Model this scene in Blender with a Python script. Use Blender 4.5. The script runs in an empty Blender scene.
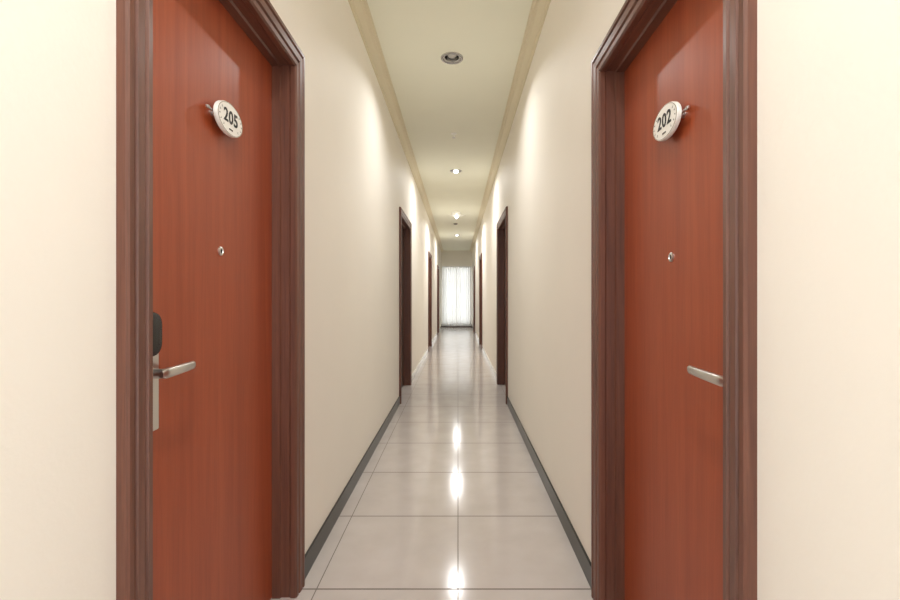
import bpy, bmesh, math
from mathutils import Matrix, Vector
S=bpy.context.scene
S.view_settings.view_transform='Standard'
S.view_settings.look='None'
S.view_settings.exposure=0.9
try:
    S.cycles.max_bounces=14; S.cycles.diffuse_bounces=10
except Exception: pass
XL,XR,H=-0.633,0.534,2.93
Y0,Y1=-1.0,17.25
TW=0.16
def lin(c):
    return tuple(((v/255)/12.92 if v/255<=0.04045 else ((v/255+0.055)/1.055)**2.4) for v in c)+(1,)
# ---------------- materials
def newmat(name):
    m=bpy.data.materials.new(name); m.use_nodes=True
    nt=m.node_tree; return m,nt,nt.nodes['Principled BSDF']
def simple(name,col,rough=0.5,metal=0.0,coat=0,bump=0,bscale=200,var=0.0,vscale=3):
    m,nt,b=newmat(name)
    b.inputs['Roughness'].default_value=rough; b.inputs['Metallic'].default_value=metal
    b.inputs['Coat Weight'].default_value=coat
    tc=nt.nodes.new('ShaderNodeTexCoord')
    n=nt.nodes.new('ShaderNodeTexNoise'); n.inputs['Scale'].default_value=vscale; n.inputs['Detail'].default_value=4
    nt.links.new(tc.outputs['Object'],n.inputs['Vector'])
    r=nt.nodes.new('ShaderNodeValToRGB')
    c=lin(col); r.color_ramp.elements[0].position=.3; r.color_ramp.elements[1].position=.7
    r.color_ramp.elements[0].color=tuple(v*(1-var) for v in c[:3])+(1,); r.color_ramp.elements[1].color=c
    nt.links.new(n.outputs['Fac'],r.inputs['Fac']); nt.links.new(r.outputs['Color'],b.inputs['Base Color'])
    if bump:
        n2=nt.nodes.new('ShaderNodeTexNoise'); n2.inputs['Scale'].default_value=bscale; n2.inputs['Detail'].default_value=3
        nt.links.new(tc.outputs['Object'],n2.inputs['Vector'])
        bp=nt.nodes.new('ShaderNodeBump'); bp.inputs['Strength'].default_value=bump; bp.inputs['Distance'].default_value=0.002
        nt.links.new(n2.outputs['Fac'],bp.inputs['Height']); nt.links.new(bp.outputs['Normal'],b.inputs['Normal'])
    return m
def wood(name,c1,c2,scale,rough=0.4,pores=0.35,coat=0.1):
    m,nt,b=newmat(name)
    tc=nt.nodes.new('ShaderNodeTexCoord')
    def noise(sc,s,det,dist=0):
        mp=nt.nodes.new('ShaderNodeMapping'); mp.inputs['Scale'].default_value=sc
        nt.links.new(tc.outputs['Object'],mp.inputs['Vector'])
        n=nt.nodes.new('ShaderNodeTexNoise'); n.inputs['Scale'].default_value=s; n.inputs['Detail'].default_value=det
        n.inputs['Distortion'].default_value=dist
        nt.links.new(mp.outputs['Vector'],n.inputs['Vector']); return n
    sc=Vector(scale)
    a=noise(sc,1.0,6,0.6); d=noise(sc*0.16,1.0,3,1.5); f=noise((sc[0]*5,sc[1]*5,sc[2]*5),1.0,2)
    mx=nt.nodes.new('ShaderNodeMath'); mx.operation='MULTIPLY_ADD'; mx.inputs[1].default_value=0.5
    nt.links.new(a.outputs['Fac'],mx.inputs[0])
    m2=nt.nodes.new('ShaderNodeMath'); m2.operation='MULTIPLY'; m2.inputs[1].default_value=0.5
    nt.links.new(d.outputs['Fac'],m2.inputs[0]); nt.links.new(m2.outputs[0],mx.inputs[2])
    r=nt.nodes.new('ShaderNodeValToRGB'); r.color_ramp.elements[0].position=.36; r.color_ramp.elements[1].position=.62
    r.color_ramp.elements[0].color=lin(c1); r.color_ramp.elements[1].color=lin(c2)
    nt.links.new(mx.outputs[0],r.inputs['Fac'])
    r2=nt.nodes.new('ShaderNodeValToRGB'); r2.color_ramp.elements[0].position=.38; r2.color_ramp.elements[1].position=.52
    v=1-pores; r2.color_ramp.elements[0].color=(v,v,v,1); r2.color_ramp.elements[1].color=(1,1,1,1)
    nt.links.new(f.outputs['Fac'],r2.inputs['Fac'])
    mm=nt.nodes.new('ShaderNodeMixRGB'); mm.blend_type='MULTIPLY'; mm.inputs[0].default_value=1
    nt.links.new(r.outputs['Color'],mm.inputs[1]); nt.links.new(r2.outputs['Color'],mm.inputs[2])
    nt.links.new(mm.outputs['Color'],b.inputs['Base Color'])
    b.inputs['Roughness'].default_value=rough; b.inputs['Coat Weight'].default_value=coat; b.inputs['Coat Roughness'].default_value=.3
    return m
M_wall=simple('wall_cream_paint',(240,235,226),.6,bump=.25,bscale=90,var=.025,vscale=2)
M_ceil=simple('ceiling_paint',(234,234,217),.6,bump=.05,var=.02)
M_crown=simple('crown_moulding_paint',(218,208,181),.5,var=.03)
M_base=simple('dark_baseboard_tile',(44,44,42),.3,var=.2,vscale=12)
M_baseL=simple('baseboard_tile_painted_sheen',(232,230,225),.1,var=.03)  # pale colour stands in for bright reflections along the far baseboards
M_door=wood('cherry_veneer',(146,64,33),(164,78,44),(38,38,1.6),.42,.08,.1)
M_trim=wood('dark_walnut_trim',(88,52,40),(114,70,54),(60,60,2.0),.4,.15,.12)
M_trimH=wood('dark_walnut_trim_horizontal',(88,52,40),(114,70,54),(60,2.0,60),.4,.15,.12)
M_dark=wood('espresso_door_wood',(54,30,22),(76,44,34),(38,38,1.6),.4,.2,.1)  # darker wood tone for far door leaves and end baseboard
M_steel=simple('satin_nickel',(218,217,215),.3,1.0,var=.05)
M_chrome=simple('chrome',(190,189,187),.2,1.0,var=.05)
M_black=simple('black_plastic',(18,18,20),.25,var=.1)
M_grey=simple('grey_plastic',(120,118,112),.4,var=.05)
M_white=simple('white_enamel',(244,243,238),.3,var=.01)
M_ink=simple('black_ink',(18,16,16),.5,var=.05)
M_gold=simple('aged_brass',(120,98,60),.35,1.0,var=.1)
M_frame=simple('white_window_frame',(235,233,228),.4,var=.02)
M_glass0=simple('frosted_bulb_glass',(185,183,178),.25,var=.1)
def emis(name,col,st):
    m,nt,b=newmat(name); b.inputs['Base Color'].default_value=col; b.inputs['Emission Color'].default_value=col; b.inputs['Emission Strength'].default_value=st; return m
M_bulb=emis('lit_bulb',(1,.99,.97,1),4)
def floor_mat():
    m,nt,b=newmat('polished_floor_tile')
    tc=nt.nodes.new('ShaderNodeTexCoord'); sp=nt.nodes.new('ShaderNodeSeparateXYZ'); nt.links.new(tc.outputs['Object'],sp.inputs[0])
    def M(op,*a):
        n=nt.nodes.new('ShaderNodeMath'); n.operation=op
        for i,v in enumerate(a):
            if isinstance(v,(int,float)): n.inputs[i].default_value=v
            else: nt.links.new(v,n.inputs[i])
        return n.outputs[0]
    def line(out,per,off,w):
        t=M('ADD',out,off+100*per+per/2); t=M('MODULO',t,per); t=M('SUBTRACT',t,per/2); t=M('ABSOLUTE',t)
        return M('LESS_THAN',t,w)
    gx=line(sp.outputs[0],.557,0,.0021); gy=line(sp.outputs[1],.59,-(1.772%.59),.004)
    g=M('MAXIMUM',gx,gy)
    n=nt.nodes.new('ShaderNodeTexNoise'); n.inputs['Scale'].default_value=5; n.inputs['Detail'].default_value=6
    nt.links.new(tc.outputs['Object'],n.inputs['Vector'])
    r=nt.nodes.new('ShaderNodeValToRGB'); r.color_ramp.elements[0].position=.3; r.color_ramp.elements[1].position=.7
    r.color_ramp.elements[0].color=lin((190,182,177)); r.color_ramp.elements[1].color=lin((199,192,188))
    nt.links.new(n.outputs['Fac'],r.inputs['Fac'])
    mx=nt.nodes.new('ShaderNodeMixRGB'); nt.links.new(g,mx.inputs[0]); nt.links.new(r.outputs['Color'],mx.inputs[1]); mx.inputs[2].default_value=lin((118,110,102))
    nt.links.new(mx.outputs['Color'],b.inputs['Base Color'])
    b.inputs['IOR'].default_value=1.42
    rr=M('MULTIPLY_ADD',g,.5,.13); nt.links.new(rr,b.inputs['Roughness'])
    return m
M_floor=floor_mat()
# ---------------- helpers
def obj(name,bm,mats,parent=None,smooth=False):
    me=bpy.data.meshes.new(name); 
    bmesh.ops.recalc_face_normals(bm,faces=bm.faces[:])
    bm.to_mesh(me); bm.free()
    for m in (mats if isinstance(mats,list) else [mats]): me.materials.append(m)
    if smooth:
        for p in me.polygons: p.use_smooth=True
    o=bpy.data.objects.new(name,me); S.collection.objects.link(o)
    if smooth:
        me.set_sharp_from_angle(angle=math.radians(38))
    if parent: o.parent=parent
    return o
def empty(name,loc=(0,0,0),mat=None):
    e=bpy.data.objects.new(name,None); e.empty_display_size=.1; S.collection.objects.link(e)
    if mat is not None: e.matrix_world=mat
    else: e.location=loc
    return e
def box(bm,x0,x1,y0,y1,z0,z1,mi=0):
    v=[bm.verts.new((x,y,z)) for x in(x0,x1) for y in(y0,y1) for z in(z0,z1)]
    for f in((0,1,3,2),(4,6,7,5),(0,4,5,1),(2,3,7,6),(0,2,6,4),(1,5,7,3)):
        fc=bm.faces.new([v[i] for i in f]); fc.material_index=mi
def lathe(bm,prof,seg=40,mi=0,ax='z'):
    rings=[]
    for r,z in prof:
        if r<1e-6: rings.append([bm.verts.new((0,0,z))])
        else: rings.append([bm.verts.new((r*math.cos(2*math.pi*i/seg),r*math.sin(2*math.pi*i/seg),z)) for i in range(seg)])
    for a,b in zip(rings,rings[1:]):
        for i in range(seg):
            j=(i+1)%seg
            if len(a)==1: f=bm.faces.new((a[0],b[i],b[j]))
            elif len(b)==1: f=bm.faces.new((a[i],b[0],a[j]))
            else: f=bm.faces.new((a[i],b[i],b[j],a[j]))
            f.material_index=mi
def sweep(bm,stations,mi=0):
    rs=[[bm.verts.new(p) for p in r] for r in stations]; n=len(rs[0])
    for a,b in zip(rs,rs[1:]):
        for i in range(n):
            j=(i+1)%n; f=bm.faces.new((a[i],a[j],b[j],b[i])); f.material_index=mi
    for e in (rs[0],rs[-1]):
        f=bm.faces.new(e); f.material_index=mi
# ---------------- doors data: (opening near, far, head height)
CW=.085
RL,RR=.077,.077
doorsL=[(.918,1.715,2.03),(4.92,5.85,2.035),(9.6,10.45,2.035),(13.7,14.5,2.035)]
doorsR=[(.888,1.65,1.975),(4.9,5.9,2.035),(9.95,10.85,2.035),(14.1,14.95,2.035)]
E=.015
def wall(name,x0,x1,doors):
    bm=bmesh.new(); y=Y0
    for a,b,zt in doors:
        box(bm,x0,x1,y,a-E,0,H)
        box(bm,x0,x1,a-E,b+E,zt+E,H)
        y=b+E
    box(bm,x0,x1,y,Y1,0,H)
    obj(name,bm,M_wall)
wall('wall_left',XL-TW,XL,doorsL)
wall('wall_right',XR,XR+TW,doorsR)
bm=bmesh.new(); box(bm,XL-TW,XR+TW,Y0-.15,Y1+.3,-.1,0); obj('floor',bm,M_floor)
lights=[(-.045,.25,1),(-.045,3.35,0),(-.03,6.35,1),(-.03,9.45,2),(-.03,12.9,1)]  # nearest entry is an unseen downlight, added to brighten the near corridor
bm=bmesh.new(); y=Y0-.15; hs=.055
for lx,ly,on in lights:
    box(bm,XL-TW,XR+TW,y,ly-hs,H,H+.12)
    box(bm,XL-TW,lx-hs,ly-hs,ly+hs,H,H+.12); box(bm,lx+hs,XR+TW,ly-hs,ly+hs,H,H+.12)
    y=ly+hs
box(bm,XL-TW,XR+TW,y,Y1+.15,H,H+.12)
obj('ceiling',bm,M_ceil)
def endwall(name,ya,yb,x0,x1,z0,z1):
    bm=bmesh.new()
    box(bm,XL-TW,x0,ya,yb,0,H); box(bm,x1,XR+TW,ya,yb,0,H)
    box(bm,x0,x1,ya,yb,z1,H)
    if z0>0: box(bm,x0,x1,ya,yb,0,z0)
    obj(name,bm,M_wall)
endwall('wall_back',Y1,Y1+.15,-.58,.49,.12,2.3)
endwall('wall_front',Y0-.15,Y0,-.62,.52,.03,2.88)
def window(name,y,x0,x1,z0,z1,mulls,trans):
    e=empty(name)
    bm=bmesh.new(); t=.045
    box(bm,x0,x0+t,y,y+.06,z0,z1); box(bm,x1-t,x1,y,y+.06,z0,z1)
    box(bm,x0+t,x1-t,y,y+.06,z0,z0+t); box(bm,x0+t,x1-t,y,y+.06,z1-t,z1)
    for m in mulls: box(bm,m-.02,m+.02,y+.005,y+.055,z0+t,z1-t)
    for m in trans: box(bm,x0+t,x1-t,y+.01,y+.05,m-.015,m+.015)
    obj('frame',bm,M_frame,e)
window('window_1',Y1+.05,-.58,.49,.12,2.3,[-.045],[1.75])
window('added_rear_window',Y0-.11,-.62,.52,.03,2.88,[],[2.3])  # unseen open frame behind the camera, added to let in daylight
# sheer curtain
m,nt,b=newmat('sheer_curtain_fabric')
nt.nodes.remove(b)
out=[n for n in nt.nodes if n.type=='OUTPUT_MATERIAL'][0]
tr=nt.nodes.new('ShaderNodeBsdfTranslucent'); df=nt.nodes.new('ShaderNodeBsdfDiffuse'); tp=nt.nodes.new('ShaderNodeBsdfTransparent')
wv=nt.nodes.new('ShaderNodeTexNoise'); wv.inputs['Scale'].default_value=300
cr=nt.nodes.new('ShaderNodeValToRGB'); cr.color_ramp.elements[0].color=(.64,.63,.60,1); cr.color_ramp.elements[1].color=(.70,.69,.66,1)
nt.links.new(wv.outputs['Fac'],cr.inputs['Fac'])
nt.links.new(cr.outputs['Color'],tr.inputs['Color']); df.inputs['Color'].default_value=(.8,.79,.76,1)
x1=nt.nodes.new('ShaderNodeMixShader'); x1.inputs[0].default_value=.4; nt.links.new(tr.outputs[0],x1.inputs[1]); nt.links.new(df.outputs[0],x1.inputs[2])
x2=nt.nodes.new('ShaderNodeMixShader'); x2.inputs[0].default_value=.05; nt.links.new(x1.outputs[0],x2.inputs[1]); nt.links.new(tp.outputs[0],x2.inputs[2])
nt.links.new(x2.outputs[0],out.inputs[0]); M_sheer=m
cur=empty('sheer_curtain')
for k,(a,bb) in enumerate(((-.615,-.05),(-.045,.515))):
    bm=bmesh.new(); n=120; prev=None
    for i in range(n+1):
        x=a+(bb-a)*i/n
        col=[]
        for zz in (.04,.8,1.6,2.3):
            amp=.024 if zz<2 else .016
            col.append(bm.verts.new((x,Y1-.09+amp*math.sin(i*.36+k)+.01*math.sin(i*.13+zz),zz)))
        if prev:
            for q in range(3): bm.faces.new((prev[q],col[q],col[q+1],prev[q+1]))
        prev=col
    obj('panel_%d'%(k+1),bm,M_sheer,cur,True)
bm=bmesh.new(); lathe(bm,[(0,-.565),(.014,-.565),(.014,.565),(0,.565)],16)
o=obj('rod',bm,M_steel,cur,True); o.matrix_world=Matrix.Translation((-.05,Y1-.09,2.31))@Matrix.Rotation(math.pi/2,4,'Y')
def base(name,xw,s,doors):
    ys=[]; y=Y0
    for a,b,zt in doors: ys.append((y,a-CW)); y=b+CW
    ys.append((y,Y1))
    bm=bmesh.new()
    for i,(a,b) in enumerate(ys):
        x1=xw+s*.010
        box(bm,min(xw,x1),max(xw,x1),a,b,0,.085,0 if i<2 else 1)
    obj(name,bm,[M_base,M_baseL])
base('baseboard_left',XL,1,doorsL); base('baseboard_right',XR,-1,doorsR)
bm=bmesh.new(); box(bm,XL,XR,Y1-.012,Y1,0,.1); obj('baseboard_back',bm,M_dark)
prof=[(0,-.075),(.010,-.075),(.014,-.066),(.014,-.056),(.022,-.052),(.034,-.040),(.048,-.024),(.056,-.020),(.062,-.020),(.066,-.012),(.084,-.012),(.086,0),(0,0)]
for nm,xw,s in(('trim_1',XL,1),('trim_2',XR,-1)):
    bm=bmesh.new()
    sweep(bm,[[Vector((xw+s*u,yy,H+z)) for u,z in prof] for yy in(Y0,Y1)])
    obj(nm,bm,M_crown)
def door(side,a,b,ZT,idx,near):
    s=1 if side=='L' else -1
    xw=XL if side=='L' else XR; rec=RL if side=='L' else RR
    e=empty('door_%d'%idx,(xw,(a+b)/2,0)); inv=Matrix.Translation((-xw,-(a+b)/2,0))
    pr=[(E,-rec-.045),(.012,-rec-.045),(.012,-rec),(0,-rec),(0,-rec+.03),(.007,-rec+.034),(.007,-.012),(.003,-.006),(.003,.010),(.008,.016),(.022,.018),(.026,.012),(.031,.012),(.035,.019),(.056,.021),(.060,.014),(.064,.014),(.068,.022),(.080,.022),(CW,.017),(CW,0),(E,0)]
    bm=bmesh.new()
    st=[[],[],[],[]]
    for u,w in pr:
        x=xw+s*w
        st[0].append(Vector((x,a-u,0))); st[1].append(Vector((x,a-u,ZT+u))); st[2].append(Vector((x,b+u,ZT+u))); st[3].append(Vector((x,b+u,0)))
    for k in range(3):
        sweep(bm,[st[k],st[k+1]],1 if k==1 else 0)
    o=obj('frame',bm,[M_trim,M_trimH],e); o.data.transform(inv)
    bm=bmesh.new(); x0=xw-s*rec; x1=xw-s*(rec+.042)
    box(bm,min(x0,x1),max(x0,x1),a-.010,b+.010,.006,ZT+.010)
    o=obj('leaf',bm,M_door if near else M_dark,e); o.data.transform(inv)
i=1
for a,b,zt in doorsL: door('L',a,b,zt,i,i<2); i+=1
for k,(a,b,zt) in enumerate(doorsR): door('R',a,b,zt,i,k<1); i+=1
def lf(side,y,z):
    if side=='L':
        x=XL-RL; return Matrix(((0,0,1,x),(1,0,0,y),(0,1,0,z),(0,0,0,1)))
    x=XR+RR; return Matrix(((0,0,-1,x),(-1,0,0,y),(0,1,0,z),(0,0,0,1)))
def plaque(side,y,z,txt):
    e=empty('room_number_sign',mat=lf(side,y,z))
    A,B=.076,.0475; seg=64
    def ell(f,zz): return [Vector((A*f*math.cos(2*math.pi*i/seg),B*f*math.sin(2*math.pi*i/seg),zz)) for i in range(seg)]
    bm=bmesh.new(); sweep(bm,[ell(.97,.018),ell(1,.020),ell(1,.028),ell(.975,.031)]); obj('oval_plate',bm,M_white,e,True)
    bm=bmesh.new()
    def ring(f1,f2,zz,th):
        r=[ell(f1,zz),ell(f1,zz+th),ell(f2,zz+th),ell(f2,zz),ell(f1,zz)]
        vs=[[bm.verts.new(p) for p in q] for q in r]
        for p,q in zip(vs,vs[1:]):
            for i in range(seg): bm.faces.new((p[i],p[(i+1)%seg],q[(i+1)%seg],q[i]))
    ring(.95,.935,.0305,.0012); obj('border_line',bm,M_gold,e)
    bm=bmesh.new()
    lathe(bm,[(0,-.102),(.004,-.100),(.006,-.094),(.004,-.088),(.0032,-.084),(.0032,.084),(.004,.088),(.006,.094),(.004,.100),(0,.102)],16)
    bmesh.ops.transform(bm,matrix=Matrix.Translation((0,0,.014))@Matrix.Rotation(math.pi/2,4,'Y'),verts=bm.verts[:])
    for sx in(-.05,.05):
        before=set(bm.verts); lathe(bm,[(0,0),(.009,0),(.009,.003),(.005,.004),(.005,.019),(0,.019)],16)
        bmesh.ops.translate(bm,vec=(sx,0,0),verts=[v for v in bm.verts if v not in before])
    obj('mount_bar',bm,M_steel,e,True)
    def text(s,size,x,yy,off,nm):
        c=bpy.data.curves.new('t','FONT'); c.body=s; c.size=size; c.align_x='CENTER'; c.align_y='CENTER'; c.extrude=.0005; c.offset=off; c.space_character=1.08
        o=bpy.data.objects.new('t',c); S.collection.objects.link(o); bpy.context.view_layer.update()
        me=bpy.data.meshes.new_from_object(o.evaluated_get(bpy.context.evaluated_depsgraph_get())); bpy.data.objects.remove(o)
        o=bpy.data.objects.new(nm,me); me.materials.clear(); me.materials.append(M_ink)
        S.collection.objects.link(o); o.parent=e; o.location=(x,yy,.0318)
    text(txt,.053,0,.003,.0009,'digits'); text('ROOM',.0065,0,-.031,0,'lettering')
    bm=bmesh.new()
    for sx in(-1,1):
        for k in range(5):
            th=math.radians(-52+k*22); cx=sx*.0635*math.cos(th); cy=.034*math.sin(th)
            for d in(-1,1):
                ang=math.atan2(.034*math.cos(th),-sx*.0635*math.sin(th))+d*.6
                L=.006; w=.0013; dx,dy=math.cos(ang),math.sin(ang)
                P=[(0,0),(L*.5,w),(L,0),(L*.5,-w)]
                bm.faces.new([bm.verts.new((cx+p*dx-q*dy,cy+p*dy+q*dx,.0319)) for p,q in P])
    obj('laurel_wreath',bm,M_ink,e)
plaque('L',1.345,1.680,'205'); plaque('R',1.265,1.642,'202')
def peep(side,y,z):
    e=empty('door_peephole',mat=lf(side,y,z))
    bm=bmesh.new(); lathe(bm,[(.0,0),(.0135,0),(.0135,.003),(.011,.005),(.008,.005),(.007,.003)],28); obj('ring',bm,M_steel,e,True)
    bm=bmesh.new(); lathe(bm,[(.007,.001),(.007,.003),(.004,.0042),(0,.0046)],20); obj('lens',bm,M_black,e,True)
peep('L',1.344,1.287); peep('R',1.287,1.264)
def rr(w,h,r,zz,cx=0,cy=0,seg=6):
    P=[]
    for qx,qy,a0 in((1,1,0),(-1,1,90),(-1,-1,180),(1,-1,270)):
        for i in range(seg+1):
            a=math.radians(a0+90*i/seg)
            P.append(Vector((cx+qx*(w/2-r)+r*abs(math.cos(a))*qx,cy+qy*(h/2-r)+r*abs(math.sin(a))*qy,zz)))
    return P
def handle(side,y,z,LL=.138):
    e=empty('door_handle',mat=lf(side,y,z)); s=1 if side=='L' else -1
    bm=bmesh.new(); sweep(bm,[rr(.08,.20,.004,0,0,-.035),rr(.08,.20,.004,.012,0,-.035),rr(.077,.197,.003,.014,0,-.035)]); obj('escutcheon',bm,M_steel,e,True)
    bm=bmesh.new(); sweep(bm,[rr(.074,.105,.03,0,0,.088),rr(.074,.105,.03,.016,0,.088),rr(.066,.097,.028,.026,0,.088),rr(.05,.08,.024,.030,0,.088)]); obj('card_reader',bm,M_black,e,True)
    bm=bmesh.new(); lathe(bm,[(0,.012),(.017,.012),(.017,.020),(.0115,.023),(.0105,.05),(.0105,.058),(0,.058)],28); obj('spindle',bm,M_steel,e,True)
    bm=bmesh.new(); st=[]
    for k in range(15):
        t=k/14; x=s*(-.014+LL*t); zz=.054+.007*math.sin(t*math.pi)-.003*t; yy=.002*math.sin(t*3)+.003*t
        hh=.0115-.0015*t; ww=.0085-.0035*t
        if k in(0,14): hh*=.6; ww*=.6
        st.append([Vector((x,yy+hh*math.copysign(abs(math.sin(q))**.7,math.sin(q)),zz+ww*math.copysign(abs(math.cos(q))**.7,math.cos(q)))) for q in [2*math.pi*i/20 for i in range(20)]])
    sweep(bm,st); obj('lever',bm,M_steel,e,True)
handle('L',1.008,.978,.132); handle('R',.946,.972,.163)
# downlights
for lx,ly,on in lights:
    if on==2:
        e=empty('ceiling_lamp',(lx,ly,H))
        bm=bmesh.new(); lathe(bm,[(0,.0),(.085,0),(.085,-.008),(.07,-.018),(.03,-.026),(.012,-.03),(.012,-.06),(0,-.06)],36); obj('canopy',bm,M_white,e,True)
        bm=bmesh.new(); lathe(bm,[(0,-.058),(.02,-.062),(.034,-.08),(.034,-.1),(.02,-.118),(.006,-.125),(0,-.15)],28); obj('bulb',bm,M_bulb,e,True)
        bm=bmesh.new()
        for k in range(6):
            th=k*math.pi/3; c0,s0=math.cos(th),math.sin(th); prev=None
            for q in range(9):
                t=q/8; r=.03+.15*t; zz=-.055-.035*math.sin(t*math.pi*.8)+.03*t*t; w=.03*math.sin(math.pi*(.12+.86*t))+.002
                a=bm.verts.new((r*c0-w*s0,r*s0+w*c0,zz+.008)); m_=bm.verts.new((r*c0,r*s0,zz)); b_=bm.verts.new((r*c0+w*s0,r*s0-w*c0,zz+.008))
                if prev: bm.faces.new((prev[0],prev[1],m_,a)); bm.faces.new((prev[1],prev[2],b_,m_))
                prev=(a,m_,b_)
        obj('glare_petals',bm,M_white,e,True)  # guessed petals, giving the lamp's starburst glare a solid shape
        dz=-.16
    else:
        e=empty('recessed_downlight',(lx,ly,H)); dz=-.034 if on else -.004
        bm=bmesh.new()
        lathe(bm,[(.084,0),(.083,-.005),(.078,-.008),(.066,-.008),(.056,-.003),(.052,.0),(.046,.03),(.040,.06),(.036,.085),(0,.09)],48); obj('reflector',bm,M_chrome,e,True)
        bm=bmesh.new(); q=-.035 if on else 0
        lathe(bm,[(.014,.085),(.016,.06),(.030,.035+q),(.036,.022+q),(.030,.012+q),(.014,.006+q),(0,.005+q)],32); obj('bulb',bm,M_bulb if on else M_glass0,e,True)
    L=bpy.data.lights.new('lamp','AREA'); L.shape='DISK'; L.size=.09 if on else .05; L.color=(1,.995,.985)
    L.energy={0:5.5,1:11,2:14}[on]  # the unlit fitting still gets added fill light for the middle walls
    if ly<1: L.energy=10
    elif on and ly<7: L.energy=9
    L.spread=math.radians(165 if on else 140)
    lo=bpy.data.objects.new('lamp',L); S.collection.objects.link(lo); lo.parent=e; lo.location=(0,0,dz)
def sprinkler(x,y,name='fire_sprinkler'):
    e=empty(name,(x,y,H))
    bm=bmesh.new(); lathe(bm,[(0,0),(.032,0),(.030,-.006),(.012,-.010),(.009,-.012),(.009,-.03),(.004,-.034),(.004,-.045),(.0,-.045)],28)
    obj('body',bm,M_white,e,True)
    bm=bmesh.new(); lathe(bm,[(0,-.045),(.018,-.045),(.018,-.048),(0,-.048)],12); obj('deflector',bm,M_steel,e)
sprinkler(-.045,4.9)
e=empty('smoke_detector',(-.06,10.9,H))
bm=bmesh.new(); lathe(bm,[(0,0),(.05,0),(.05,-.012),(.044,-.02),(.03,-.03),(.015,-.034),(0,-.034)],32); obj('housing',bm,M_grey,e,True)
# world
w=bpy.data.worlds.new('World'); S.world=w; w.use_nodes=True
bg=w.node_tree.nodes['Background']; bg.inputs[0].default_value=(.94,.975,1,1); bg.inputs[1].default_value=1.7
c=bpy.data.cameras.new('Camera'); c.lens=18; c.sensor_width=36; c.shift_x=-8/900; c.shift_y=-3/900; c.clip_start=.02
co=bpy.data.objects.new('Camera',c); S.collection.objects.link(co); co.location=(0,0,1.15); co.rotation_euler=(math.pi/2,0,0); S.camera=co
